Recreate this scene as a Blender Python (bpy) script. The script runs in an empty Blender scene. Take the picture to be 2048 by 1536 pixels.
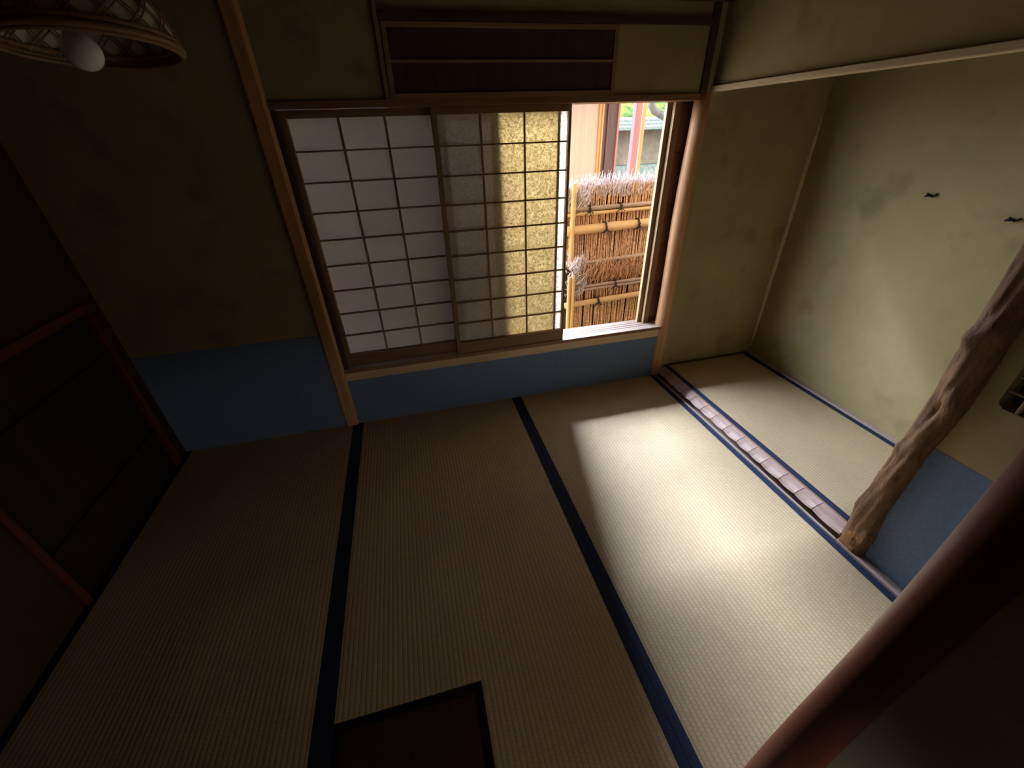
import bpy, bmesh, math, random
from mathutils import Vector, Matrix, Quaternion
R = math.radians
random.seed(7)
scene = bpy.context.scene
col = scene.collection

# ------------------------------------------------------------------ camera
cam_d = bpy.data.cameras.new('camera')
cam_d.sensor_fit = 'HORIZONTAL'; cam_d.sensor_width = 36.0
cam_d.lens = 812.1 * 36.0 / 2048.0
cam_d.clip_start = 0.01
cam = bpy.data.objects.new('camera', cam_d); col.objects.link(cam)
cam.location = (0.372, -2.0686, 1.4273)
cam.rotation_euler = (R(58.0227), R(1.7267), R(-14.1032))
scene.camera = cam

# ------------------------------------------------------------------ sky (world)
SKY_LOW, SKY_LANE, SKY_LEFT, SKY_HIGH, SKY_BACK, SKY_BAND = 8.0, 88.0, 7.5, 0.7, 5.1, 318.0
world = bpy.data.worlds.new('sky'); scene.world = world
world.use_nodes = True
wn, wl = world.node_tree.nodes, world.node_tree.links
wn.clear()
def wmath(op, a, b=None, clamp=False):
    n = wn.new('ShaderNodeMath'); n.operation = op; n.use_clamp = clamp
    for i, v in enumerate((a, b)):
        if v is None: continue
        if isinstance(v, (int, float)): n.inputs[i].default_value = v
        else: wl.new(v, n.inputs[i])
    return n.outputs[0]
def wramp(x, lo, hi):
    n = wn.new('ShaderNodeMapRange'); n.interpolation_type = 'SMOOTHSTEP'
    wl.new(x, n.inputs[0])
    n.inputs[1].default_value = lo; n.inputs[2].default_value = hi
    n.inputs[3].default_value = 0; n.inputs[4].default_value = 1
    return n.outputs[0]
tc = wn.new('ShaderNodeTexCoord'); sx = wn.new('ShaderNodeSeparateXYZ')
wl.new(tc.outputs['Generated'], sx.inputs[0])
X, Y, Z = sx.outputs
ysafe = wmath('MAXIMUM', Y, 0.001)
prof = wmath('DIVIDE', Z, ysafe)          # height of the sky above the neighbouring eaves
side = wmath('DIVIDE', X, ysafe)
front = wramp(Y, 0.0, 0.02)
right_end = wmath('SUBTRACT', 1, wramp(side, 0.19, 0.23))
gap = wmath('MULTIPLY', wmath('ADD', 0.10, wmath('MULTIPLY', 0.90, wramp(side, -1.4, -0.25))), right_end)
gap = wmath('MULTIPLY', gap, wmath('ADD', 0.40, wmath('MULTIPLY', 0.60, wramp(side, -0.30, 0.08))))
gap = wmath('MAXIMUM', gap, 0.008)         # the bright gap of sky between the neighbouring houses
lane = wmath('MULTIPLY', wmath('MULTIPLY', wramp(side, -0.24, -0.10), right_end), wmath('SUBTRACT', 1, wramp(prof, 0.50, 0.80)))
wide = wmath('MULTIPLY', wramp(side, -2.2, -1.4), right_end)
left = wmath('SUBTRACT', 1, wramp(side, -0.95, -0.60))
rise = wmath('DIVIDE', wmath('SUBTRACT', prof, 0.60), 0.47, True)
m = wmath('MULTIPLY', wmath('POWER', rise, 4.0), wmath('SUBTRACT', 1, wramp(prof, 1.06, 1.085)))
m = wmath('MULTIPLY', m, wmath('ADD', wmath('MULTIPLY', gap, 0.82), wmath('MULTIPLY', wide, 0.18)))
band = wmath('MULTIPLY', m, front)
up = wramp(Z, -0.05, 0.05)
back = wmath('MULTIPLY', wmath('SUBTRACT', 1, front), up)
low = wmath('MULTIPLY', wmath('MULTIPLY', front, up), wmath('SUBTRACT', 1, wramp(prof, 0.95, 1.12)))
high = wmath('MULTIPLY', front, wramp(prof, 0.95, 1.12))
st = wmath('MULTIPLY', low, wmath('ADD', wmath('ADD', wmath('MULTIPLY', gap, SKY_LOW), wmath('MULTIPLY', left, SKY_LEFT)), wmath('MULTIPLY', lane, SKY_LANE)))
st = wmath('ADD', st, wmath('MULTIPLY', high, SKY_HIGH))
bg1 = wn.new('ShaderNodeBackground'); bg1.inputs[0].default_value = (0.92, 1.02, 1.26, 1)
wl.new(st, bg1.inputs[1])
bg2 = wn.new('ShaderNodeBackground'); bg2.inputs[0].default_value = (0.91, 1.03, 1.33, 1)
wl.new(wmath('MULTIPLY', band, SKY_BAND), bg2.inputs[1])
add = wn.new('ShaderNodeAddShader'); wl.new(bg1.outputs[0], add.inputs[0]); wl.new(bg2.outputs[0], add.inputs[1])
bg3 = wn.new('ShaderNodeBackground'); bg3.inputs[0].default_value = (1.0, 0.93, 0.84, 1)
wl.new(wmath('MULTIPLY', back, SKY_BACK), bg3.inputs[1])
add2 = wn.new('ShaderNodeAddShader'); wl.new(add.outputs[0], add2.inputs[0]); wl.new(bg3.outputs[0], add2.inputs[1])
wo = wn.new('ShaderNodeOutputWorld'); wl.new(add2.outputs[0], wo.inputs[0])
world.cycles.sampling_method = 'MANUAL'; world.cycles.sample_map_resolution = 2048

# ------------------------------------------------------------------ exposure
scene.view_settings.view_transform = 'Standard'
scene.view_settings.look = 'None'
scene.view_settings.exposure = 0.68
scene.view_settings.gamma = 1.0
scene.view_settings.use_curve_mapping = False
scene.cycles.diffuse_bounces = 7
scene.cycles.max_bounces = 14
scene.cycles.transparent_max_bounces = 12
scene.cycles.use_denoising = True
scene.cycles.sample_clamp_indirect = 30.0

# ------------------------------------------------------------------ materials
class NT:
    def __init__(s, name):
        s.m = bpy.data.materials.new(name); s.m.use_nodes = True
        s.n = s.m.node_tree.nodes; s.l = s.m.node_tree.links
        s.p = s.n['Principled BSDF']; s.out = s.n['Material Output']
        s.p.inputs['Specular IOR Level'].default_value = 0.3
    def coord(s, scale=(1, 1, 1), rot=(0, 0, 0)):
        t = s.n.new('ShaderNodeTexCoord'); mp = s.n.new('ShaderNodeMapping')
        mp.inputs['Scale'].default_value = scale; mp.inputs['Rotation'].default_value = rot
        s.l.new(t.outputs['Object'], mp.inputs[0]); return mp.outputs[0]
    def noise(s, vec, scale, detail=4, rough=0.55, dist=0):
        t = s.n.new('ShaderNodeTexNoise'); s.l.new(vec, t.inputs['Vector'])
        t.inputs['Scale'].default_value = scale; t.inputs['Detail'].default_value = detail
        t.inputs['Roughness'].default_value = rough; t.inputs['Distortion'].default_value = dist
        return t.outputs['Fac']
    def ramp(s, fac, stops):
        r = s.n.new('ShaderNodeValToRGB'); e = r.color_ramp.elements
        while len(e) < len(stops): e.new(0.5)
        for el, (p, c) in zip(e, stops):
            el.position = p; el.color = (*c, 1) if len(c) == 3 else c
        s.l.new(fac, r.inputs[0]); return r.outputs[0]
    def mix(s, fac, a, b, mode='MIX'):
        n = s.n.new('ShaderNodeMix'); n.data_type = 'RGBA'; n.blend_type = mode
        for k, v in ((0, fac), (6, a), (7, b)):
            if isinstance(v, (int, float)): n.inputs[k].default_value = v
            elif isinstance(v, tuple): n.inputs[k].default_value = (*v, 1)
            else: s.l.new(v, n.inputs[k])
        return n.outputs[2]
    def math(s, op, a, b=None):
        n = s.n.new('ShaderNodeMath'); n.operation = op
        for i, v in enumerate((a, b)):
            if v is None: continue
            if isinstance(v, (int, float)): n.inputs[i].default_value = v
            else: s.l.new(v, n.inputs[i])
        return n.outputs[0]
    def bump(s, h, strength=0.3, dist=0.01):
        b = s.n.new('ShaderNodeBump'); b.inputs['Strength'].default_value = strength
        b.inputs['Distance'].default_value = dist
        s.l.new(h, b.inputs['Height']); s.l.new(b.outputs[0], s.p.inputs['Normal'])
    def base(s, c, rough=0.7):
        if isinstance(c, tuple): s.p.inputs['Base Color'].default_value = (*c, 1)
        else: s.l.new(c, s.p.inputs['Base Color'])
        s.p.inputs['Roughness'].default_value = rough
        return s.m

def mul(c, k): return tuple(min(1, x * k) for x in c)
def wood(name, c, grain='Z', rough=0.55, dark=0.55, bump=0.15, scale=26):
    t = NT(name); sc = {'X': (0.06, 1, 1), 'Y': (1, 0.06, 1), 'Z': (1, 1, 0.06)}[grain]
    v = t.coord(sc)
    n1 = t.noise(v, scale, 6, 0.65, 0.6); n2 = t.noise(v, scale * 5, 4, 0.7)
    f = t.math('ADD', t.math('MULTIPLY', n1, 0.7), t.math('MULTIPLY', n2, 0.3))
    cc = t.ramp(f, [(0.30, mul(c, dark)), (0.5, c), (0.72, mul(c, 1.25))])
    t.bump(f, bump, 0.004)
    return t.base(cc, rough)

def plaster(name, c, stain=None):
    t = NT(name); v = t.coord()
    big = t.noise(v, 2.2, 5, 0.6); fine = t.noise(v, 170, 3, 0.6)
    cc = t.ramp(big, [(0.3, mul(c, 0.80)), (0.55, c), (0.75, mul(c, 1.12))])
    cc = t.mix(t.math('MULTIPLY', fine, 0.35), cc, mul(c, 0.55))
    if stain:
        s1 = t.noise(v, 5.5, 3, 0.5)
        cc = t.mix(t.ramp(s1, [(0.58, (0, 0, 0)), (0.74, (0.55, 0.55, 0.55))]), cc, stain)
    t.bump(t.math('ADD', fine, t.math('MULTIPLY', big, 0.5)), 0.25, 0.002)
    return t.base(cc, 0.95)

def tatami(name, c):
    t = NT(name); v = t.coord()
    b = t.n.new('ShaderNodeTexBrick')
    mp = t.n.new('ShaderNodeMapping'); mp.inputs['Rotation'].default_value = (0, 0, R(90))
    t.l.new(v, mp.inputs[0]); t.l.new(mp.outputs[0], b.inputs['Vector'])
    b.offset = 0.5; b.squash = 1.0
    b.inputs['Scale'].default_value = 1.0
    b.inputs['Brick Width'].default_value = 0.011; b.inputs['Row Height'].default_value = 0.0158
    b.inputs['Mortar Size'].default_value = 0.0011; b.inputs['Mortar Smooth'].default_value = 1.0
    b.inputs['Bias'].default_value = 0.0
    b.inputs['Color1'].default_value = (1, 1, 1, 1); b.inputs['Color2'].default_value = (0.86, 0.86, 0.86, 1)
    b.inputs['Mortar'].default_value = (0.42, 0.42, 0.42, 1)
    # rounded ribs along the mat
    sp = t.n.new('ShaderNodeSeparateXYZ'); t.l.new(v, sp.inputs[0])
    ph = t.math('MULTIPLY', t.math('FRACT', t.math('DIVIDE', sp.outputs[0], 0.0158)), math.pi)
    rib = t.math('SINE', ph)
    straw = t.noise(t.coord((1.2, 9, 1)), 60, 3, 0.6)
    big = t.noise(v, 3.0, 4, 0.6)
    cc = t.ramp(big, [(0.3, mul(c, 0.86)), (0.6, c), (0.8, mul(c, 1.08))])
    cc = t.mix(t.math('MULTIPLY', straw, 0.40), cc, mul(c, 0.70))
    cc = t.mix(0.55, cc, b.outputs['Color'], 'MULTIPLY')
    cc = t.mix(t.ramp(rib, [(0.0, (0.5, 0.5, 0.5)), (0.5, (0, 0, 0))]), cc, mul(c, 0.45))
    h = t.math('ADD', t.math('POWER', rib, 0.5), t.math('MULTIPLY', straw, 0.35))
    t.bump(h, 0.62, 0.0022)
    return t.base(cc, 0.6)

def paper(name, lo=(0.62, 0.57, 0.44)):
    t = NT(name); v = t.coord()
    big = t.noise(v, 6, 3)
    d = t.n.new('ShaderNodeBsdfDiffuse'); tr = t.n.new('ShaderNodeBsdfTranslucent')
    t.l.new(t.ramp(big, [(0.3, (0.76, 0.74, 0.66)), (0.7, (0.84, 0.82, 0.74))]), d.inputs[0])
    fib = t.noise(t.coord(), 95, 3, 0.75, 1.2)
    t.l.new(t.ramp(fib, [(0.44, lo), (0.54, (0.93, 0.90, 0.82))]), tr.inputs[0])
    mx = t.n.new('ShaderNodeMixShader'); mx.inputs[0].default_value = 0.52
    t.l.new(d.outputs[0], mx.inputs[1]); t.l.new(tr.outputs[0], mx.inputs[2])
    t.l.new(mx.outputs[0], t.out.inputs[0]); return t.m

def film(name):
    t = NT(name); v = t.coord()
    fib = t.noise(v, 105, 3, 0.75, 1.4)
    tp = t.n.new('ShaderNodeBsdfTransparent')
    t.l.new(t.ramp(fib, [(0.42, (0.42, 0.35, 0.20)), (0.56, (0.84, 0.74, 0.53))]), tp.inputs[0])
    d = t.n.new('ShaderNodeBsdfTranslucent'); d.inputs[0].default_value = (0.6, 0.5, 0.33, 1)
    mx = t.n.new('ShaderNodeMixShader'); mx.inputs[0].default_value = 0.3
    t.l.new(tp.outputs[0], mx.inputs[1]); t.l.new(d.outputs[0], mx.inputs[2])
    t.l.new(mx.outputs[0], t.out.inputs[0]); return t.m

def plain(name, c, rough=0.6, var=0.2, scale=40, bump=0.0, metal=0):
    t = NT(name); v = t.coord(); n = t.noise(v, scale, 4)
    cc = t.ramp(n, [(0.3, mul(c, 1 - var)), (0.7, mul(c, 1 + var))])
    if bump: t.bump(n, bump, 0.004)
    t.p.inputs['Metallic'].default_value = metal
    return t.base(cc, rough)

def bark(name, c):
    t = NT(name); v = t.coord((1, 1, 0.22))
    n1 = t.noise(v, 38, 8, 0.7, 1.5); n2 = t.noise(v, 120, 4, 0.7)
    f = t.math('ADD', t.math('MULTIPLY', n1, 0.75), t.math('MULTIPLY', n2, 0.25))
    cc = t.ramp(f, [(0.33, mul(c, 0.35)), (0.5, c), (0.68, mul(c, 1.6))])
    t.bump(f, 0.9, 0.012); return t.base(cc, 0.6)

def moss(name):
    t = NT(name); v = t.coord()
    n = t.noise(v, 3.5, 6, 0.7, 0.8)
    cc = t.ramp(n, [(0.34, (0.02, 0.07, 0.02)), (0.45, (0.09, 0.20, 0.05)), (0.58, (0.24, 0.31, 0.05)), (0.7, (0.20, 0.28, 0.15))])
    t.bump(t.noise(v, 18, 6, 0.7), 1.0, 0.06); return t.base(cc, 0.95)

M = dict(
    plaster=plaster('olive_plaster', (0.47, 0.385, 0.20), (0.23, 0.17, 0.085)),
    plaster_alcove=plaster('alcove_plaster', (0.43, 0.345, 0.165), (0.22, 0.165, 0.08)),
    plaster_pale=plaster('pale_plaster', (0.74, 0.68, 0.52)),
    shade_dark=plaster('shade_darkened_plaster', (0.085, 0.050, 0.034)),  # shade of the dim walls put into a darker base colour
    dado=plain('indigo_paper', (0.175, 0.245, 0.38), 0.9, 0.10, 60),
    tatami=tatami('tatami_rush', (0.68, 0.525, 0.305)),
    border=plain('navy_cloth', (0.020, 0.030, 0.068), 0.85, 0.25, 300, 0.2),
    cedar_z=wood('reddish_cedar_upright', (0.66, 0.36, 0.17), 'Z', rough=0.38),
    cedar_x=wood('reddish_cedar_lengthwise', (0.31, 0.165, 0.08), 'X'),
    tan_x=wood('tan_cedar_lengthwise', (0.74, 0.55, 0.33), 'X', dark=0.75),
    frame_x=wood('brown_cedar_frame', (0.34, 0.20, 0.10), 'X', dark=0.75),
    tan_z=wood('tan_cedar_upright', (0.36, 0.235, 0.12), 'Z', dark=0.7),
    sill_wood=wood('light_paled_sill_wood', (0.72, 0.60, 0.50), 'X', dark=0.85),  # overexposed daylight on the sill top put into a paler base colour
    light_y=wood('pale_cedar_crosswise', (0.72, 0.58, 0.37), 'Y', dark=0.75),
    shoji_x=wood('shoji_cedar_lengthwise', (0.30, 0.175, 0.085), 'X', dark=0.7),
    shoji_z=wood('shoji_cedar_upright', (0.33, 0.20, 0.10), 'Z', dark=0.7),
    panel=wood('dark_cedar_board', (0.105, 0.042, 0.024), 'Z', dark=0.6),
    beam=wood('dark_beam_wood', (0.10, 0.050, 0.030), 'X'),
    shutter=wood('shutter_board_wood', (0.17, 0.075, 0.036), 'Z', dark=0.5),
    shutter_rail=wood('shutter_frame_wood', (0.30, 0.165, 0.08), 'Z', dark=0.6),
    edge=wood('pale_shutter_edge_wood', (0.50, 0.37, 0.20), 'Z', dark=0.8),
    post_dark=wood('polished_dark_post_wood', (0.17, 0.045, 0.022), 'Z', rough=0.42),
    log=bark('gnarled_log_wood', (0.27, 0.15, 0.072)),
    cut=wood('cut_log_wood', (0.46, 0.235, 0.10), 'Z'),
    adze=wood('adzed_chestnut', (0.47, 0.33, 0.27), 'Y', rough=0.5, dark=0.6),
    top_strip=wood('brown_sill_top', (0.36, 0.22, 0.135), 'Y', dark=0.75),
    strip=wood('pale_floor_strip', (0.46, 0.36, 0.29), 'Y', dark=0.8),
    ceiling=wood('ceiling_board_wood', (0.14, 0.085, 0.05), 'X'),
    floor=wood('subfloor_board_wood', (0.20, 0.12, 0.07), 'X'),
    lacquer=plain('black_lacquer', (0.012, 0.010, 0.011), 0.35, 0.2),
    cover=wood('dark_hearth_board_wood', (0.050, 0.026, 0.018), 'Y'),
    door=wood('dark_door_wood', (0.036, 0.022, 0.018), 'Z'),  # very dark brown base colour
    iron=plain('black_iron', (0.015, 0.014, 0.012), 0.5, 0.3),
    bamboo=wood('dry_bamboo', (0.66, 0.43, 0.19), 'X', rough=0.4, dark=0.75, scale=18),
    bamboo_z=wood('dry_bamboo_upright', (0.68, 0.43, 0.18), 'Z', rough=0.4, dark=0.75, scale=18),
    bamboo_grey=wood('weathered_bamboo', (0.42, 0.29, 0.20), 'X', rough=0.5, dark=0.7, scale=18),
    twig=plain('brushwood', (0.66, 0.40, 0.215), 0.7, 0.45, 60),
    twig_dark=plain('brushwood_core', (0.07, 0.035, 0.022), 0.9, 0.4, 60),
    twig_lit=plain('lit_brushwood', (0.62, 0.54, 0.53), 0.7, 0.4, 60),  # twig copy with the bright light on the tips put into its colour
    cord=plain('hemp_palm_cord', (0.035, 0.027, 0.022), 0.8, 0.3),
    cream=wood('cream_cedar_cladding', (0.33, 0.235, 0.18), 'Z', dark=0.80, scale=9),
    orange=wood('orange_cedar_trim', (0.45, 0.19, 0.07), 'Z', dark=0.8),
    brown=wood('dark_brown_boards', (0.075, 0.040, 0.036), 'Z', dark=0.6),
    rose=wood('red_brown_post', (0.26, 0.105, 0.10), 'Z', dark=0.75),
    greywall=plain('weathered_grey_wall', (0.19, 0.175, 0.15), 0.9, 0.25, 6),
    moss=moss('mossy_shingle'), slate=plain('blue_grey_shingle', (0.13, 0.18, 0.185), 0.7, 0.35, 20, 0.5),
    pipe=plain('grey_gutter_pipe', (0.20, 0.21, 0.24), 0.35, 0.1),
    soil=plain('packed_soil', (0.24, 0.20, 0.15), 0.95, 0.4, 12, 0.6),
    bulb=plain('white_bulb_glass', (0.93, 0.95, 0.93), 0.12, 0.02),
    shade_paper=plain('lamp_lining', (0.62, 0.60, 0.50), 0.8, 0.12),
    rim=wood('bound_bamboo_rim', (0.26, 0.155, 0.065), 'X', rough=0.45),
    lattice=wood('thin_lattice_bamboo', (0.42, 0.31, 0.21), 'Z'),
    recess=plain('blotched_backing', (0.16, 0.13, 0.11), 0.9, 0.95, 14),
    paper=paper('washi_paper'), paper_plain=paper('plain_washi_paper', (0.86, 0.83, 0.74)), film=film('added_tint_sheet'),
)

# ------------------------------------------------------------------ mesh helpers
class MB:
    def __init__(s): s.bm = bmesh.new()
    def box(s, x0, x1, y0, y1, z0, z1):
        v = [s.bm.verts.new(p) for p in ((x0,y0,z0),(x1,y0,z0),(x1,y1,z0),(x0,y1,z0),(x0,y0,z1),(x1,y0,z1),(x1,y1,z1),(x0,y1,z1))]
        for f in ((3,2,1,0),(4,5,6,7),(0,1,5,4),(1,2,6,5),(2,3,7,6),(3,0,4,7)): s.bm.faces.new([v[i] for i in f])
        return s
    def prism(s, pts, axis, a0, a1):
        # closed outline extruded along one axis; pts are the other two coordinates in xyz order
        def mk(p, a): return {'X': (a, p[0], p[1]), 'Y': (p[0], a, p[1]), 'Z': (p[0], p[1], a)}[axis]
        A = [s.bm.verts.new(mk(p, a0)) for p in pts]; B = [s.bm.verts.new(mk(p, a1)) for p in pts]
        n = len(pts)
        s.bm.faces.new(A); s.bm.faces.new(B[::-1])
        for i in range(n): s.bm.faces.new((A[i], B[i], B[(i+1) % n], A[(i+1) % n]))
        return s
    def tube(s, pts, rad, seg=8, cap=True):
        pts = [Vector(p) for p in pts]; rings = []
        if not hasattr(rad, '__len__'): rad = [rad] * len(pts)
        ref = None
        for i, p in enumerate(pts):
            d = (pts[min(i+1, len(pts)-1)] - pts[max(i-1, 0)]).normalized()
            if ref is None: ref = d.orthogonal().normalized()
            ref = (ref - d * ref.dot(d)).normalized(); b = d.cross(ref)
            rings.append([s.bm.verts.new(p + (ref * math.cos(2*math.pi*k/seg) + b * math.sin(2*math.pi*k/seg)) * rad[i]) for k in range(seg)])
        for a, b in zip(rings, rings[1:]):
            for k in range(seg): s.bm.faces.new((a[k], a[(k+1) % seg], b[(k+1) % seg], b[k]))
        if cap: s.bm.faces.new(rings[0][::-1]); s.bm.faces.new(rings[-1])
        return s
    def ring(s, c, r, rad, n=72, seg=8, M3=None):
        M3 = M3 or Matrix.Identity(3); rings = []
        for i in range(n):
            a = 2*math.pi*i/n; u = Vector((math.cos(a), math.sin(a), 0))
            rings.append([s.bm.verts.new(Vector(c) + M3 @ (u * (r + rad*math.cos(2*math.pi*k/seg)) + Vector((0, 0, rad*math.sin(2*math.pi*k/seg))))) for k in range(seg)])
        for i in range(n):
            a, b = rings[i], rings[(i+1) % n]
            for k in range(seg): s.bm.faces.new((a[k], b[k], b[(k+1) % seg], a[(k+1) % seg]))
        return s
    def lathe(s, c, prof, n=48, M3=None, closed=True):
        M3 = M3 or Matrix.Identity(3); rings = []
        for r, z in prof:
            rings.append([s.bm.verts.new(Vector(c) + M3 @ Vector((r*math.cos(2*math.pi*k/n), r*math.sin(2*math.pi*k/n), z))) for k in range(n)])
        for a, b in zip(rings, rings[1:]):
            for k in range(n): s.bm.faces.new((a[k], a[(k+1) % n], b[(k+1) % n], b[k]))
        if closed: s.bm.faces.new(rings[0][::-1]); s.bm.faces.new(rings[-1])
        return s
    def quad(s, *p): s.bm.faces.new([s.bm.verts.new(q) for q in p]); return s

def loc_of(o): return o.location if o else Vector((0, 0, 0))
def world_loc(o):
    v = Vector((0, 0, 0))
    while o: v += o.location; o = o.parent
    return v
def obj(name, mb, mat, parent=None, bevel=0.0, smooth=False, label=None):
    bm = mb.bm
    bmesh.ops.recalc_face_normals(bm, faces=bm.faces)
    if parent is None:
        xs = [v.co for v in bm.verts]
        o0 = Vector(((min(c.x for c in xs)+max(c.x for c in xs))/2, (min(c.y for c in xs)+max(c.y for c in xs))/2, min(c.z for c in xs)))
        place = o0
    else:
        o0 = world_loc(parent); place = Vector((0, 0, 0))
    for v in bm.verts: v.co -= o0
    me = bpy.data.meshes.new(name); bm.to_mesh(me); bm.free()
    me.materials.append(mat if not isinstance(mat, str) else M[mat])
    if smooth:
        for p in me.polygons: p.use_smooth = True
    o = bpy.data.objects.new(name, me); col.objects.link(o); o.location = place
    if parent: o.parent = parent
    if bevel:
        b = o.modifiers.new('soft_edges', 'BEVEL'); b.width = bevel; b.segments = 2; b.limit_method = 'ANGLE'; b.angle_limit = R(40)
    if label: o['label'] = label
    return o
def tag(o, label=None, cat=None, group=None, kind=None):
    if label: o['label'] = label
    if cat: o['category'] = cat
    if group: o['group'] = group
    if kind: o['kind'] = kind
    return o
def thing(name, loc, label, cat, group=None):
    o = bpy.data.objects.new(name, None); col.objects.link(o); o.location = loc
    return tag(o, label, cat, group)
def struct(name, mb, mat, parent=None, label=None, bevel=0.0):
    o = obj(name, mb, mat, parent, bevel)
    if parent is None: tag(o, label, {'wall': 'wall', 'floor': 'floor', 'ceiling': 'ceiling', 'window': 'window', 'door': 'door', 'baseboard': 'dado', 'trim': 'trim', 'ground': 'ground'}[name.split('_')[0]], None, 'structure')
    return o
def struct_empty(name, loc, label, cat):
    o = bpy.data.objects.new(name, None); col.objects.link(o); o.location = loc
    return tag(o, label, cat, None, 'structure')
def dup(root, delta, label=None, group=None):
    r = root.copy(); col.objects.link(r); r.location = root.location + Vector(delta)
    if label: r['label'] = label
    if group: r['group'] = group
    for ch in list(root.children):
        c = ch.copy(); col.objects.link(c); c.parent = r
        for g in list(ch.children):
            d = g.copy(); col.objects.link(d); d.parent = c
    return r

XL, XR, XA = -0.98, 1.872, 2.58        # left wall, right wall, alcove back wall
YB = -3.05                             # wall behind the camera
ZC = 1.90                              # ceiling
ZT = 0.05                              # alcove floor
ZK0, ZK1 = 1.523, 1.549                # window head
ZS0, ZS1 = 0.289, 0.357                # window sill

# ------------------------------------------------------------------ large structure
struct('ground', MB().box(-6, 14, 0.13, 16, -0.50, -0.40), 'soil', label='packed brown soil of the garden outside the window')
struct('floor', MB().box(XL, XA + .02, YB, 0.0, -0.16, -0.055), 'floor', label='bare floor boards underneath the tatami mats')
struct('ceiling', MB().box(XL - .06, XA + .08, YB - .06, 0.06, ZC, ZC + .05), 'ceiling', label='dark board ceiling of the tea room')
w = MB()
w.box(XL - .06, -.145, 0, .08, -.12, ZC)
w.box(-.145, -.076, .025, .08, -.12, ZC)
w.box(-.076, 1.87, 0, .08, -.12, ZS0)
w.box(-.076, 1.87, 0, .08, ZK1, ZC)
w.box(1.872, XA + .08, .015, .066, -.12, ZC).box(1.80, 1.872, .02, .06, ZK1, ZC)
struct('wall_back', w, 'plaster', label='olive plaster wall around the paper-screened window')
struct('wall_left', MB().box(XL - .06, XL, YB, 0, .86, ZC).box(XL - .06, XL, YB, -.86, -.12, .86).box(XL - .06, XL, -.075, 0, -.12, .86), 'shade_dark', label='dark plaster side wall above the low crawl-in door')
struct('wall_front', MB().box(XL - .06, .54, YB - .06, YB, -.12, ZC).box(.94, XA + .08, YB - .06, YB, -.12, ZC).box(.54, .94, YB - .06, YB, -.12, .30).box(.54, .94, YB - .06, YB, .62, ZC), 'shade_dark', label='dark wall behind the viewer')  # gap left in this unseen wall admits the added fill light
struct('wall_alcove', MB().box(XA, XA + .06, -1.50, .015, -.12, ZC).box(1.90, XA, -1.50, -1.45, -.12, ZC), 'plaster_alcove', label='sunlit stained plaster at the back of the raised alcove')
# right wall with the small lattice opening (rounded corners)
oy0, oy1, oz0, oz1, orad = -2.05, -1.497, 0.742, 1.25, 0.022
w = MB()
w.box(XR, XR + .05, oy1, -1.40, -.12, ZC).box(XR, XR + .05, YB, oy0, -.12, ZC)
w.box(XR, XR + .05, oy0, oy1, -.12, oz0).box(XR, XR + .05, oy0, oy1, oz1, ZC)
for sy, y in ((-1, oy1), (1, oy0)):
    for sz, z in ((1, oz0), (-1, oz1)):
        pts = [(y, z)]
        cy, cz = y + sy*orad, z + sz*orad
        for k in range(7):
            a = k/6*math.pi/2
            pts.append((cy - sy*orad*math.sin(a), cz - sz*orad*math.cos(a)))
        w.prism(pts, 'X', XR, XR + .05)
struct('wall_right', w, 'plaster', label='plaster side wall with blue dado beyond the log pillar')
struct('wall_over_alcove', MB().box(1.888, 1.93, -1.45, .015, 1.575, ZC), 'plaster_alcove', label='plaster panel above the pale alcove lintel')
struct('wall_sleeve', MB().box(1.00, 1.05, YB, -1.93, -.12, ZC), 'plaster_pale', label='dark plaster wing wall right of the near round post')
# dado papers
struct('baseboard_back', MB().box(XL, -.145, -.0012, 0, 0, .575).box(-.076, 1.81, -.0012, 0, 0, ZS0), 'dado', label='indigo paper dado along the window wall')
struct('baseboard_right', MB().box(XR - .0012, XR, YB, -1.40, 0, .5415), 'dado', label='indigo paper dado on the side wall beyond the log pillar')
struct('trim_1', MB().box(1.8336, 1.872, YB, -1.36, -.05, .010), 'strip', label='pale wood strip where the blue dado meets the mat', bevel=.001)
struct('trim_2', MB().box(2.556, XA, -1.45, .015, ZT - .06, ZT + .012), 'strip', label='wood strip along the foot of the alcove back wall', bevel=.001)
struct('trim_3', MB().box(1.91, 2.556, .005, .015, ZT - .06, ZT + .010), 'beam', label='dark strip along the foot of the alcove side wall')
struct('trim_4', MB().box(.383, 1.806, -.014, 0, 1.7925, 1.820), 'beam', label='dark horizontal batten above the high boarded window', bevel=.002)
struct('trim_5', MB().box(.368, .384, -.013, 0, ZK1, ZC), 'tan_z', label='thin upright stick left of the high boarded window', bevel=.002)
struct('trim_6', MB().box(XL, XA, -.025, 0, 1.872, ZC), 'beam', label='dark ceiling trim above the window wall')
# camera-side eave of this house
struct('trim_7', MB().prism([(.08, 2.12), (.86, 2.36), (.86, 2.40), (.08, 2.20)], 'X', -2.5, 3.4), 'shutter', label='eave boards outside above the window')

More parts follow.
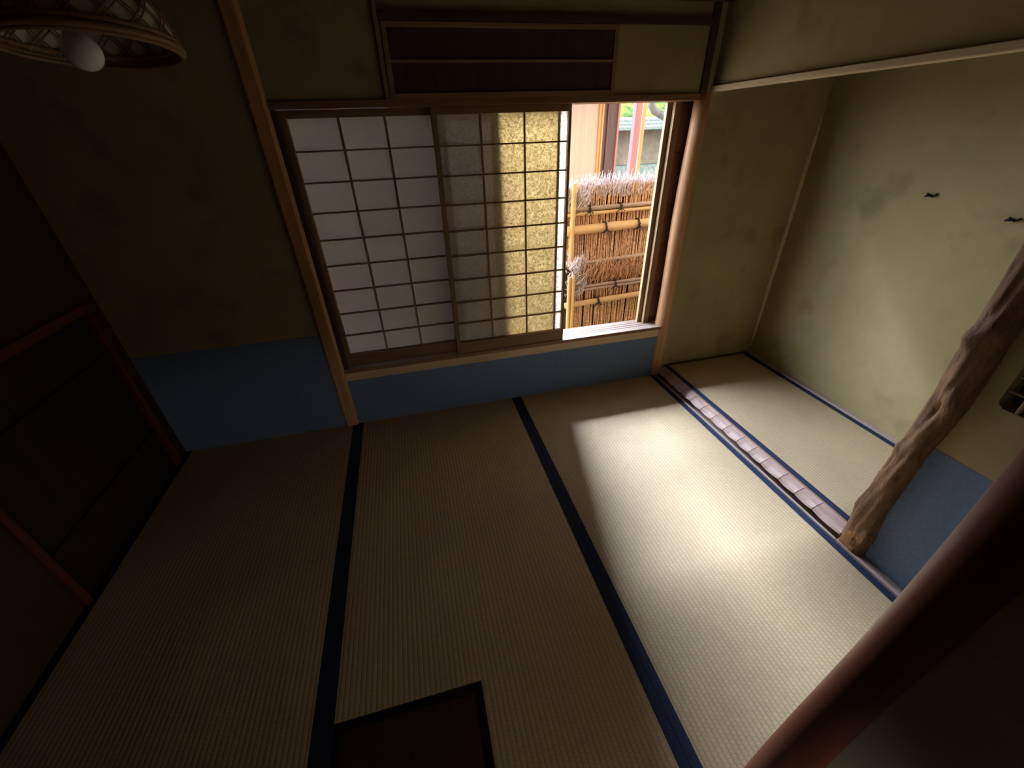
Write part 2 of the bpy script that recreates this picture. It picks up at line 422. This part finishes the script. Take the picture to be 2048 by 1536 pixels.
# posts
def post(name, x0, x1, y0, y1, z0, z1, mat, ch=.014):
    return [(x0 + ch, y0), (x1 - ch, y0), (x1, y0 + ch), (x1, y1), (x0, y1), (x0, y0 + ch)]
pl_ = MB(); pl_.prism(post('', -.148, -.076, -.016, .03, 0, 0, '', .013), 'Z', 0, 1.872)
tag(obj('window_post', pl_, 'cedar_z', bevel=.0015), 'squared red-brown post at the left end of the paper screens', 'post')
pr = MB(); pts = []
n = 12
rr = []
for i in range(n):
    z = i/(n-1)*1.549
    rr.append(((1.848 + .004*math.sin(z*4.2) - .012*(1 - z/1.549) + .004, .028, z), .0435 - .004*z/1.5 + .002*math.sin(z*7+1)))
pr.tube([p for p, _ in rr], [r for _, r in rr], 18)
tag(obj('window_post', pr, 'cedar_z', smooth=True), 'rounded red-brown post between the open window and the alcove', 'post')
struct('trim_8', MB().box(1.806, 1.842, -.012, .02, 1.549, 1.872), 'beam', label='dark corner post above the window head', bevel=.003)

# ------------------------------------------------------------------ tatami mats
Y0, Y1 = -1.91, 0.0
def mat_thing(x0, x1, y0, y1, z1, label, group, bl=True, br=True, cut=None):
    t = thing('tatami_mat', ((x0+x1)/2, (y0+y1)/2, z1 - .055), label, 'tatami mat', group)
    bw = .0297
    a, b = x0 + (bw if bl else 0), x1 - (bw if br else 0)
    m_ = MB()
    if cut:
        cx, cy = cut
        m_.prism([(cx, y0), (b, y0), (b, y1), (a, y1), (a, cy), (cx, cy)], 'Z', z1 - .055, z1)
    else:
        m_.box(a, b, y0, y1, z1 - .055, z1)
    obj('rush_cover', m_, 'tatami', t, .002)
    if bl: obj('border', MB().box(x0 + .0004, a, y0, y1, z1 - .055, z1 + .0006), 'border', t, .001)
    if br: obj('border', MB().box(b, x1 - .0004, y0, y1, z1 - .055, z1 + .0006), 'border', t, .001)
    return t
G = 'tatami mats laid side by side on the room floor'
mat_thing(XL, -.080, Y0, Y1, 0, 'darkest tatami mat beside the low crawl-in door', G)
mat_thing(-.080, .875, Y0, Y1, 0, 'shaded middle tatami mat cut out around the dark hearth board', G, cut=(.378, -1.478))
mat_thing(.875, 1.8336, -1.853, Y1, 0, 'sunlit tatami mat lying in front of the alcove', G)
mat_thing(1.9125, 2.555, -1.448, .004, ZT, 'narrow tatami mat raised inside the alcove', None)
# hearth
t = thing('hearth_cover', (.164, -1.69, -.055), 'dark square board covering the hearth cut into the middle mat', 'hearth cover')
hx0, hx1, hy0, hy1 = -.0495, .377, -1.905, -1.479
obj('frame', MB().box(hx0, hx0+.022, hy0, hy1, -.055, .001).box(hx1-.022, hx1, hy0, hy1, -.055, .001).box(hx0+.022, hx1-.022, hy0, hy0+.022, -.055, .001).box(hx0+.022, hx1-.022, hy1-.022, hy1, -.055, .001), 'lacquer', t, .002, label='black lacquered rim')
for a, b in ((hx0+.0225, .163), (.1642, hx1-.0225)):
    obj('board', MB().box(a, b, hy0+.0225, hy1-.0225, -.055, -.0015), 'cover', t, .0015)

# ------------------------------------------------------------------ main window
win = struct_empty('window_1', (.87, .05, ZS0), 'wide low window with sliding paper screens, open at its right end', 'window')
obj('head_rail', MB().box(-.076, 1.812, -.010, .125, ZK0, ZK1).box(1.812, 2.45, .072, .125, ZK0, ZK1), 'cedar_x', win, .002)
sl = MB()
# sill with three shallow tracks
ys = [-.006, .036, .040, .066, .070, .094, .098, .14]
sl.box(-.076, 1.835, -.006, .14, .338, .347)
for a, b in ((-.006, .038), (.044, .063), (.069, .091), (.097, .14)):
    sl.box(-.076, 1.835 if b < .05 else 1.80, a, b, .347, .357)
obj('sill', sl, 'sill_wood', win, .001)
obj('sill_nose', MB().box(-.076, 1.835, -.0085, -.0061, .338, .3565), 'cedar_x', win)  # sill front kept brown as its own strip, apart from the light-paled top
obj('apron', MB().box(-.076, 1.812, -.003, .05, ZS0, .338), 'tan_x', win, .001, label='pale board under the sill')
obj('jamb', MB().box(-.078, -.056, .002, .125, .357, ZK0), 'beam', win)

ROWS = [1.377, 1.2575, 1.134, 1.016, .896, .773, .6515, .5305]
def shoji(x0, x1, y0, verts, label, rx, pap='paper'):
    t = thing('paper_screen', ((x0+x1)/2, y0 + .015, .3575), label, 'paper screen', 'sliding paper screens of the window')
    sw = .024; bw = .0048 if pap == 'paper_plain' else .0036
    obj('stile', MB().box(x0, x0+sw, y0, y0+.0255, .3575, ZK0 - .001), 'shoji_z', t, .002)
    obj('stile', MB().box(x1-rx, x1, y0, y0+.0255, .3575, ZK0 - .001), 'shoji_z', t, .002)
    obj('top_rail', MB().box(x0+sw, x1-rx, y0+.001, y0+.0254, 1.494, ZK0 - .001), 'shoji_x', t, .0015)
    obj('bottom_rail', MB().box(x0+sw, x1-rx, y0+.001, y0+.0254, .3575, .423), 'shoji_x', t, .0015)
    for z in ROWS:
        obj('lattice_bar', MB().box(x0+sw, x1-rx, y0+.012, y0+.0245, z-.0033, z+.0033), 'shoji_x', t)
    for x in verts:
        obj('lattice_bar', MB().box(x-bw, x+bw, y0+.0115, y0+.0245, .423, 1.494), 'shoji_z', t)
    obj('paper', MB().box(x0+.012, x1-.006, y0+.0250, y0+.0254, .41, 1.505), pap, t, label='white translucent washi paper')
    return t
shoji(-.056, .572, .0375, [.163, .351], 'paper screen at the left, shaded grey, behind the half-lit one', .026, 'paper_plain')
shoji(.541, 1.1736, .003, [.755, .955], 'half-lit paper screen standing beside the open gap', .013)
# narrow outer sash directly behind the lit screen
t = thing('outer_sash', (.85, .05, .3575), 'dim narrow outer sash seen as a dark upright through the lit paper', 'window sash')
obj('stile', MB().box(1.1165, 1.130, .0288, .0400, .3575, ZK0 - .001), 'shutter_rail', t, .001)
obj('stile', MB().box(.578, .598, .0335, .058, .3575, ZK0 - .001), 'shutter_rail', t, .001)
obj('rail', MB().box(.598, 1.1165, .0335, .058, .3575, .40), 'shutter_rail', t, .001)
obj('rail', MB().box(.598, 1.1165, .0335, .058, 1.505, ZK0 - .001), 'shutter_rail', t, .001)
obj('sheet', MB().box(.80, 1.1165, .0355, .0358, .40, 1.505), 'film', t, label='added tan sheet tinting the light on the paper')  # sheet added to tint and dim the daylight behind the paper

# board shutters in the outer tracks
def shutter(x0, x1, y0, label, seams, za=.3575, zb=ZK0-.001):
    t = thing('board_shutter', ((x0+x1)/2, y0 + .012, za), label, 'shutter', 'sliding board shutters outside the window')
    obj('stile', MB().box(x0, x0+.034, y0+.003, y0+.024, za, zb), 'shutter_rail', t, .001)
    obj('edge_strip', MB().box(x0-.003, x0, y0+.002, y0+.024, za, zb), 'edge', t, .0005, label='pale edge')  # thin paler strip along the shutter edge
    obj('stile', MB().box(x1-.034, x1, y0+.003, y0+.024, za, zb), 'shutter_rail', t, .001)
    zz = [za] + seams + [zb]
    for a, b in zip(zz, zz[1:]):
        obj('board', MB().prism([(y0+.010, a), (y0+.022, a), (y0+.022, b-.008), (y0+.0195, b-.008)], 'X', x0+.034, x1-.034), 'shutter', t)
    obj('backing', MB().box(x0+.034, x1-.034, y0+.0222, y0+.024, za, zb), 'beam', t)
    return t
seams = [.392, .612, .843, 1.058, 1.308]
shutter(1.742, 2.42, .070, 'dark board shutter nearest the round post at the open window', seams)
shutter(1.716, 2.42, .098, 'dark board shutter whose pale edge shows just outside the nearer one', seams)
t = thing('added_blind', (.27, .085, .36), 'added unseen slatted blind dimming the shaded paper screens', 'blind')  # blind added outside the paper to cut its backlight to slivers
rb = MB(); x = -.055
while x < .845:
    rb.box(x, min(x+.00844, .846), .083, .086, .375, 1.505); x += .0088
obj('slats', rb, 'bamboo_z', t)
obj('rail', MB().box(-.055, .846, .080, .089, 1.505, 1.522), 'bamboo', t, .002)
obj('rail', MB().box(-.055, .846, .080, .089, .358, .375), 'bamboo', t, .002)

# ------------------------------------------------------------------ high boarded window
hw = struct_empty('window_2', (.88, -.005, ZK1), 'small high window closed with two dark boards', 'window')
obj('frame', MB().box(.390, .410, -.012, .01, ZK1, 1.7905).box(1.3475, 1.366, -.012, .01, ZK1, 1.7905).box(.410, 1.3475, -.013, .01, 1.7735, 1.7905).box(.410, 1.3475, -.011, .01, ZK1, 1.568), 'frame_x', hw, .0015)
obj('bar', MB().box(.410, 1.3475, -.009, .01, 1.6665, 1.6755), 'frame_x', hw, .001)
obj('board', MB().box(.410, 1.3475, -.003, .006, 1.6755, 1.7735), 'panel', hw)
obj('board', MB().box(.410, 1.3475, -.003, .006, 1.568, 1.6665), 'panel', hw)

# ------------------------------------------------------------------ alcove
tag(obj('alcove_lintel', MB().box(XR, 1.925, -1.36, .012, 1.5555, 1.5775), 'light_y', bevel=.003), 'pale thin lintel beam across the top of the alcove', 'lintel')
# adzed front sill: scalloped sloping face
sm = MB(); bm = sm.bm
random.seed(3)
cuts = [-.005, -.10, -.20, -.28]
y = -.28
while y > -1.33: y -= .083 + random.random()*.03; cuts.append(y)
cuts[-1] = -1.355
prof_top = 1.9015
for a, b in zip(cuts, cuts[1:]):
    NN = 6; secs = []
    for k in range(NN+1):
        u = k/NN; yy = a + (b-a)*u + (-.0015 if k == 0 else .0015 if k == NN else 0)
        dip = math.sin(math.pi*u)
        zb = .025 - .005*dip - .002*random.random(); xf = 1.8520 + .002*(1-dip)
        sec = [(xf+.012, zb-.003), (xf, zb), (xf+.004+.004*dip, zb+.010-.001*dip), (xf+.022+.003*dip, .0435 - .0035*dip), (prof_top, .0500 - .0005*dip), (prof_top, zb-.003)]
        secs.append([bm.verts.new((x_, yy, z_)) for x_, z_ in sec])
    for s0, s1 in zip(secs, secs[1:]):
        for i in range(6): bm.faces.new((s0[i], s0[(i+1) % 6], s1[(i+1) % 6], s1[i]))
    bm.faces.new(secs[0]); bm.faces.new(secs[-1][::-1])
t = thing('alcove_sill', (1.875, -.68, -.05), 'low adze-cut wooden sill along the front of the alcove', 'sill')
obj('adzed_face', sm, 'adze', t)
obj('top_strip', MB().box(prof_top, 1.9120, -1.355, -.005, -.05, .0505), 'top_strip', t, .001)
obj('foot', MB().box(1.8345, 1.8440, -1.355, -.005, -.05, .006).box(1.8440, prof_top, -1.355, -.005, -.05, -.030), 'strip', t, .001)

# half-buried corner post of the alcove
cpm = MB(); cpm.tube([(XA-.001+.002*math.sin(i*1.3), .0135, .10+1.40*i/11) for i in range(12)], [.004+.009*math.sin(math.pi*min(1, max(0, i/11)))**.5 for i in range(12)], 14)
tag(obj('corner_post', cpm, 'light_y', smooth=True), 'thin pale round post half buried in the plaster corner of the alcove', 'post')
# log pillar
random.seed(11)
lg = MB(); bm = lg.bm; seg = 40; rings = []
NZ = 130; lz1 = ZC
cx0, cy0 = 1.880, -1.398
knots = [(2.7, .905, .035, .020), (3.4, .945, .030, .014), (2.95, .665, .05, -.020), (3.7, .70, .04, .012), (3.3, .35, .04, .008), (2.4, .49, .03, .011), (4.0, .10, .04, .014), (3.0, 1.25, .05, .012), (2.2, .21, .05, .009)]
for i in range(NZ+1):
    z = -.01 + (lz1+.01)*i/NZ
    r0 = .0455 + .006*math.exp(-z/.15) - .006*max(0, z-.6)/1.2 + .003*math.sin(z*9) 
    ox = .006*math.sin(z*3.1+.5); oy = .010*math.sin(z*4.3+1.2)*min(1, z*3)
    ring = []
    for k in range(seg):
        a = 2*math.pi*k/seg
        r = r0 + .0022*math.sin(5*a + z*7) + .0018*math.sin(11*a - z*23) + .0010*random.uniform(-1, 1)
        for ka, kz, ks, kh in knots:
            da = (a-ka+math.pi) % (2*math.pi) - math.pi
            r += kh*math.exp(-(da/.45)**2 - ((z-kz)/ks)**2)
        x_, y_ = cx0+ox+r*math.cos(a), cy0+oy+r*math.sin(a)
        # slanting adzed flat at the foot, facing the room
        lim = cx0 - .0425 - .045*z
        if z < .17 and x_ < lim: x_ = lim
        ring.append(bm.verts.new((x_, y_, z)))
    rings.append(ring)
for a_, b_ in zip(rings, rings[1:]):
    for k in range(seg): bm.faces.new((a_[k], a_[(k+1) % seg], b_[(k+1) % seg], b_[k]))
bm.faces.new(rings[0][::-1]); bm.faces.new(rings[-1])
lp = obj('log_pillar', lg, 'log', smooth=True)
tag(lp, 'gnarled natural log pillar standing at the near end of the alcove', 'pillar')
lp.data.materials.append(M['cut'])
for p in lp.data.polygons:
    c = p.center + lp.location
    if c.z < .17 and p.normal.x < -.9 and abs(c.x - (cx0 - .0425 - .045*c.z)) < .0012: p.material_index = 1; p.use_smooth = False

# hooks in the alcove wall
for i, (y_, z_, lab) in enumerate(((-.655, 1.136, 'small black hook high on the middle of the alcove wall'), (-.958, 1.087, 'small black hook on the alcove wall close to the log pillar'))):
    h = MB()
    x_ = XA - .0005
    h.tube([(x_, y_, z_), (x_-.03, y_-.002, z_), (x_-.033, y_-.002, z_+.012)], .0035, 8)
    h.tube([(x_-.004, y_+.022, z_-.006), (x_-.006, y_+.008, z_+.004), (x_-.006, y_-.006, z_-.004), (x_-.005, y_-.02, z_+.008)], .004, 6)
    tag(obj('wall_hook', h, 'iron'), lab, 'hook', None)

# lattice window in the right wall
lw = struct_empty('window_3', (XR+.03, -1.77, oz0), 'small dark lattice window with rounded corner in the side wall', 'window')
obj('backing', MB().box(XR+.051, XR+.06, oy0-.05, oy1+.05, oz0-.05, oz1+.05), 'recess', lw)
for k in range(9):
    y_ = -1.540 - k*.058
    obj('lattice_bar', MB().tube([(XR+.008, y_, oz0-.006), (XR+.008, y_+.002, oz1)], .0055, 8), 'lattice', lw)
for k in range(9):
    z_ = .785 + k*.046
    obj('lattice_bar', MB().tube([(XR+.020, oy0, z_), (XR+.020, oy1, z_+.002)], .0042, 8), 'lattice', lw)

# near round post
np_ = MB(); pp = []; rr = []
for i in range(40):
    z = -.05 + 1.95*i/39
    pp.append((1.027 + .006*math.sin(z*2.1) - .004, -1.905 + .008*math.sin(z*1.7+2), z))
    rr.append(.050 + .0025*math.sin(z*5+1) - .004*z/1.9)
np_.tube(pp, rr, 28)
tag(obj('round_post', np_, 'post_dark', smooth=True), 'thick dark red-brown round post crossing the near right corner', 'post')

struct('window_fill', MB().box(.52, .54, YB-.05, YB+.015, .28, .64).box(.94, .96, YB-.05, YB+.015, .28, .64).box(.54, .94, YB-.05, YB+.015, .28, .30).box(.54, .94, YB-.05, YB+.015, .62, .64), 'cedar_z', label='added unseen low opening behind the viewer for fill light')  # made-up opening behind the camera, lets sky in to fill the room
# crawl-in door
d = struct_empty('door_1', (XL, -.47, 0), 'low dark crawl-in door in the left wall', 'door')
obj('frame', MB().box(XL-.06, XL+.012, -.102, -.075, 0, .875).box(XL-.06, XL+.012, -.875, -.848, 0, .875).box(XL-.06, XL+.012, -.848, -.102, .838, .875), 'post_dark', d, .003)
for k in range(3):
    a = -.848 + k*.2487
    obj('board', MB().box(XL-.03, XL-.012, a+.001, a+.2477, -.055, .838), 'door', d, .001)
obj('backing', MB().box(XL-.06, XL-.031, -.86, -.085, -.12, .86), 'door', d)
obj('batten', MB().box(XL-.012, XL-.002, -.848, -.102, .20, .235).box(XL-.012, XL-.002, -.848, -.102, .62, .655), 'door', d, .002)

# ------------------------------------------------------------------ pendant lamp
LC = Vector((-.169, -.882, 1.592)); LR = .1460
LM = Matrix.Rotation(R(-5), 3, 'X')
t = thing('pendant_lamp', LC, 'woven bamboo pendant lamp with white bulb hanging at the upper left', 'lamp')
rim = MB(); rim.ring(LC, LR, .0065, 80, 10, LM).ring(LC + Vector((0, 0, .010)), LR - .003, .006, 80, 10, LM).ring(LC + Vector((0, 0, -.007)), LR - .004, .0045, 80, 10, LM)
obj('rim', rim, 'rim', t, smooth=True, label='thick bound bamboo rim')
def dome(u):      # u 0..1 from rim to top
    a = u*math.pi/2*.93
    return LR*math.cos(a)**.85, .125*math.sin(a)
prof = [dome(i/24) for i in range(25)]
ln = MB(); ln.lathe(LC, [(r-.0035, z+.004) for r, z in prof], 64, LM, closed=False)
obj('lining', ln, 'shade_paper', t, smooth=True, label='pale translucent lining')
wv = MB()
for sgn in (1, -1):
    for k in range(18):
        for off in (-.035, .035):
            a0 = 2*math.pi*k/18 + off
            pts = []
            for i in range(15):
                r, z = dome(i/14*.97); a = a0 + sgn*i/14*1.25
                pts.append(LC + LM @ Vector(((r+.001)*math.cos(a), (r+.001)*math.sin(a), z)))
            wv.tube(pts, .0015, 5)
            wv.tube([LC + (q - LC)*.945 + Vector((0, 0, .002)) for q in pts], .0015, 5)
obj('woven_strips', wv, 'rim', t, smooth=True, label='open weave of thin bamboo strips')
cap = MB(); cap.lathe(LC + Vector((0, 0, .118)), [(.022, 0), (.024, .012), (.014, .03), (.010, .045)], 20)
obj('cap', cap, 'iron', t, smooth=True)
obj('cord', MB().tube([LC + Vector((0, 0, .16)), Vector((LC.x, LC.y, ZC))], .003, 8), 'iron', t)
BC = LC + Vector((-.024, .009, -.008))
bl = MB(); bp = []
for i in range(17):
    a = math.pi*i/16*.80
    bp.append((.0315*math.sin(a)+.0002, -.0315*math.cos(a)))
bp += [(.0165, .036), (.0140, .052)]
bl.lathe(BC, bp, 36)
obj('bulb', bl, 'bulb', t, smooth=True, label='white unlit globe bulb')
obj('socket', MB().lathe(BC + Vector((0, 0, .052)), [(.017, 0), (.017, .045), (.012, .075)], 20), 'iron', t, smooth=True)

# ------------------------------------------------------------------ garden: two brushwood sleeve fences
def bamboo(x0, x1, y, z0, z1, r, mat, parent, nodes=4):
    pts, rad = [], []
    N = nodes*6
    for i in range(N+1):
        u = i/N; f = (u*nodes) % 1.0
        pts.append((x0+(x1-x0)*u, y, z0+(z1-z0)*u)); rad.append(r*(1.10 if i % 6 == 0 else .97))
    return obj('bamboo_rail', MB().tube(pts, rad, 12), mat, parent, smooth=True)
def bamboo_post(x, y, z0, z1, r, parent, lean=0):
    pts, rad = [], []
    for i in range(25):
        u = i/24; pts.append((x+lean*u, y, z0+(z1-z0)*u)); rad.append(r*(1.09 if i % 5 == 2 else 1))
    return obj('bamboo_upright', MB().tube(pts, rad, 12), 'bamboo_z', parent, smooth=True)
def tie(x, y, z, r, parent):
    m_ = MB(); m_.ring((x, y, z), r+.003, .003, 20, 6, Matrix.Rotation(R(90), 3, 'Y'))
    m_.ring((x+.008, y, z), r+.003, .003, 20, 6, Matrix.Rotation(R(90), 3, 'Y'))
    f = y - r - .006
    m_.tube([(x-.004, f, z+.01), (x+.012, f-.004, z-.012), (x+.03, f, z-.028)], .003, 5)
    m_.tube([(x+.012, f, z+.008), (x-.006, f-.004, z-.014), (x-.032, f, z-.034)], .003, 5)
    m_.tube([(x+.004, f-.003, z), (x+.010, f-.006, z-.04)], .0025, 5)
    return obj('cord_tie', m_, 'cord', parent)
def twigs(x0, x1, y, z0, z1, step, rad, lean=0., jit=.004, layers=2, curve=0.):
    m_ = MB()
    for L in range(layers):
        x = x0 + L*step*.5
        while x < x1:
            xx = x + random.uniform(-jit, jit); l = random.gauss(0, .010) + lean
            y_ = y + L*.008 + random.uniform(-.003, .003)
            zt_ = z1 + random.uniform(-.006, .006)
            m_.tube([(xx, y_, z0), (xx + l*.5 + random.gauss(0, .003), y_ - curve*.5, (z0+zt_)/2), (xx + l, y_ - curve, zt_)], [rad, rad*.95, rad*.8], 5)
            x += step
    return m_
def brush(x0, x1, y, zf, n, ln, spread, rad, splay=0., depth=.05):
    m_ = MB()
    for _ in range(n):
        x = random.uniform(x0, x1); z = zf(x) if callable(zf) else zf
        y_ = y + random.uniform(0, depth)
        d = Vector((random.gauss(splay, spread), random.gauss(-.05, spread*.7), 1)).normalized()
        L_ = ln*random.uniform(.55, 1.1); p0 = Vector((x, y_, z))
        b = Vector((random.gauss(0, .012), random.gauss(0, .010), 0))
        m_.tube([p0, p0 + d*L_*.5 + b, p0 + d*L_], [rad, rad*.85, rad*.45], 4, cap=False)
    return m_
random.seed(21)
SK = (0, 0)
FY = .66
t = thing('brushwood_fence', (1.95, FY, -.40), 'taller brushwood fence with bristling pale top, outside the window', 'fence')
obj('core', MB().box(1.33, 2.50, FY+.025, FY+.05, -.40, 1.10), 'twig_dark', t)
tw = twigs(1.40, 2.50, FY, .55, 1.105, .0094, .0040)
tag(obj('brushwood', tw, 'twig', t), None, None, None, 'stuff')
tp = brush(1.36, 2.50, FY-.01, lambda x: 1.005 + .035*min(1, (x-1.36)/.25) + random.uniform(-.02, .05), 850, .105, .20, .0030, 0., .06)
tag(obj('bristling_top', tp, 'twig_lit', t, label='pale bristling twig ends'), None, None, None, 'stuff')
cl = brush(1.40, 1.55, FY-.03, lambda x: random.uniform(.93, 1.02), 130, .16, .42, .0026, .3, .05)
tag(obj('loose_twigs', cl, 'twig_lit', t), None, None, None, 'stuff')
bamboo(1.40, 2.50, FY-.028, .970, .985, .0135, 'bamboo_grey', t, 4)
bamboo(1.40, 2.50, FY-.022, .938, .953, .0125, 'bamboo', t, 5)
bamboo(1.40, 2.50, FY-.026, .838, .862, .0300, 'bamboo', t, 3)
bamboo(1.40, 2.50, FY-.018, .605, .640, .0140, 'bamboo_grey', t, 3)
bamboo_post(1.442, FY-.045, -.40, 1.130, .0165, t, .005)
for x, z, r in ((1.56, .968, .020), (1.785, .972, .020), (1.685, .845, .031), (1.93, .850, .031)): tie(x, FY-.026, z, r, t)
# lower fence in front of it
LY = .50
t = thing('brushwood_fence', (1.9, LY, -.40), 'lower brushwood fence with bamboo rails just above the sill', 'fence')
obj('core', MB().box(1.30, 2.35, LY+.028, LY+.05, -.40, .62), 'twig_dark', t)
tw = twigs(1.42, 2.35, LY, -.05, .475, .0098, .0038)
tag(obj('brushwood', tw, 'twig', t), None, None, None, 'stuff')
ms = brush(1.43, 2.35, LY-.012, lambda x: random.uniform(.47, .57), 900, .125, .30, .0025, .12, .045)
tag(obj('tangled_top', ms, 'twig', t), None, None, None, 'stuff')
cl = brush(1.375, 1.49, LY-.03, lambda x: random.uniform(.42, .66), 170, .085, .55, .0030, .35, .05)
tag(obj('loose_twigs', cl, 'twig_lit', t), None, None, None, 'stuff')
bamboo(1.40, 2.35, LY-.020, .492, .517, .0105, 'bamboo_grey', t, 4)
bamboo(1.40, 2.35, LY-.020, .470, .495, .0100, 'bamboo_grey', t, 4)
bamboo(1.36, 2.35, LY-.024, .372, .412, .0195, 'bamboo', t, 3)
bamboo(1.36, 2.35, LY-.022, .155, .180, .0200, 'bamboo', t, 3)
bamboo_post(1.377, LY-.050, -.40, .580, .0125, t)
bamboo_post(1.404, LY-.050, -.40, .595, .0125, t)
for x, z, r in ((1.72, .498, .020), (1.60, .384, .021), (1.50, .168, .021), (1.72, .172, .021)): tie(x, LY-.024, z, r, t)

# neighbouring wing: pale boarded wall and dark opening
NY = 3.0
def at(px, py, y):      # where the sight line of a measured point meets the plane at distance y
    d = cam.rotation_euler.to_matrix() @ Vector(((px-1024)/812.1, -(py-768)/812.1, -1))
    k = (y - cam.location.y)/d.y; return cam.location + d*k
xa, xb, xc = at(1195, 270, NY).x, at(1203, 270, NY).x, at(1236, 270, NY).x
t = thing('neighbouring_house', (xa-.8, NY+.1, -.40), 'pale board-clad house wing with dark doorway across the garden', 'house')
obj('board_wall', MB().box(.4, xa, NY, NY+.1, -.40, 1.92), 'cream', t)
obj('corner_trim', MB().box(xa, (xa*.4+xb*.6), NY-.02, NY+.1, -.40, 1.92).box(xa*.4+xb*.6, xb, NY-.035, NY+.1, -.40, 1.92), 'orange', t, .004)
obj('door_panel', MB().box(xb, xc, NY+.02, NY+.08, -.40, 1.92), 'brown', t)
for f in (.06, .30, .92):
    x_ = xb + (xc-xb)*f
    obj('door_stile', MB().box(x_, x_+.022, NY, NY+.03, -.40, 1.92), 'brown' if f < .9 else 'rose', t, .003)
obj('roof', MB().prism([(NY-.30, 1.90), (NY+1.6, 2.25), (NY+1.6, 2.31), (NY-.30, 1.96)], 'X', .2, xc+.2), 'slate', t)
# red-brown and orange posts further right
def upright(px0, px1, y, z1, mat, label, thick=.09):
    a, b = at(px0, 270, y).x, at(px1, 270, y).x
    o = obj('garden_post', MB().box(a, b, y, y+thick, -.40, z1), mat, None, .004)
    return tag(o, label, 'post')
upright(1267.5, 1279, 3.3, 1.9, 'rose', 'rose-brown squared post in front of the mossy roofed house')
upright(1281.5, 1287.5, 3.6, 1.9, 'orange', 'thin orange-brown post right of the rose-brown one')
# mossy roofed house further away
FYH = 6.2
e = at(1280, 257, FYH - .5)
t = thing('mossy_roofed_house', (6.0, FYH+1.5, -.40), 'grey-walled house with moss covered shingle roof in the distance', 'house')
obj('wall', MB().box(3.6, 9.0, FYH, FYH+3, -.40, e.z+.25), 'greywall', t)
obj('plinth', MB().box(3.6, 9.0, FYH-.25, FYH, -.40, at(1280, 330, FYH-.25).z), 'slate', t)
rf = MB()
for k in range(3):
    rf.prism([(FYH-.55+k*.10, e.z-.02+k*.055), (FYH+.6, e.z+.30), (FYH+.6, e.z+.36), (FYH-.55+k*.10, e.z+.025+k*.055)], 'X', 3.3 - k*.05, 9.2)
obj('eave_shingles', rf, 'slate', t)
rm = MB(); bm = rm.bm
gx, gy = 70, 40; grid = []
for j in range(gy+1):
    row = []
    for i in range(gx+1):
        x_ = 3.2 + 6*i/gx; y_ = FYH - .22 + 4.2*j/gy
        row.append(bm.verts.new((x_, y_, e.z + .135 + .60*(y_-FYH+.22) + .05*random.random()*min(1, j) - (.04 if j == 0 else 0))))
    grid.append(row)
for j in range(gy):
    for i in range(gx): bm.faces.new((grid[j][i], grid[j][i+1], grid[j+1][i+1], grid[j+1][i]))
ext = bmesh.ops.extrude_face_region(bm, geom=bm.faces[:])
for v in [g for g in ext['geom'] if isinstance(g, bmesh.types.BMVert)]: v.co.z -= .08
obj('moss_cover', rm, 'moss', t)
# gutter elbow under the eave
ga = [at(1304, 196, 1.0), at(1304, 212, 1.0), at(1308, 221, 1.0), at(1318, 227, 1.0), at(1345, 243, 1.0), at(1390, 268, 1.0)]
gp = MB(); gp.tube([ga[0] + Vector((0, 0, .55))] + ga, .024, 16)
gp.ring(ga[3]+Vector((.005, 0, -.004)), .024, .004, 20, 6, Matrix.Rotation(R(90), 3, 'Y'))
tag(obj('gutter_pipe', gp, 'pipe', smooth=True), 'grey bent gutter pipe at the upper right of the window gap', 'gutter pipe')
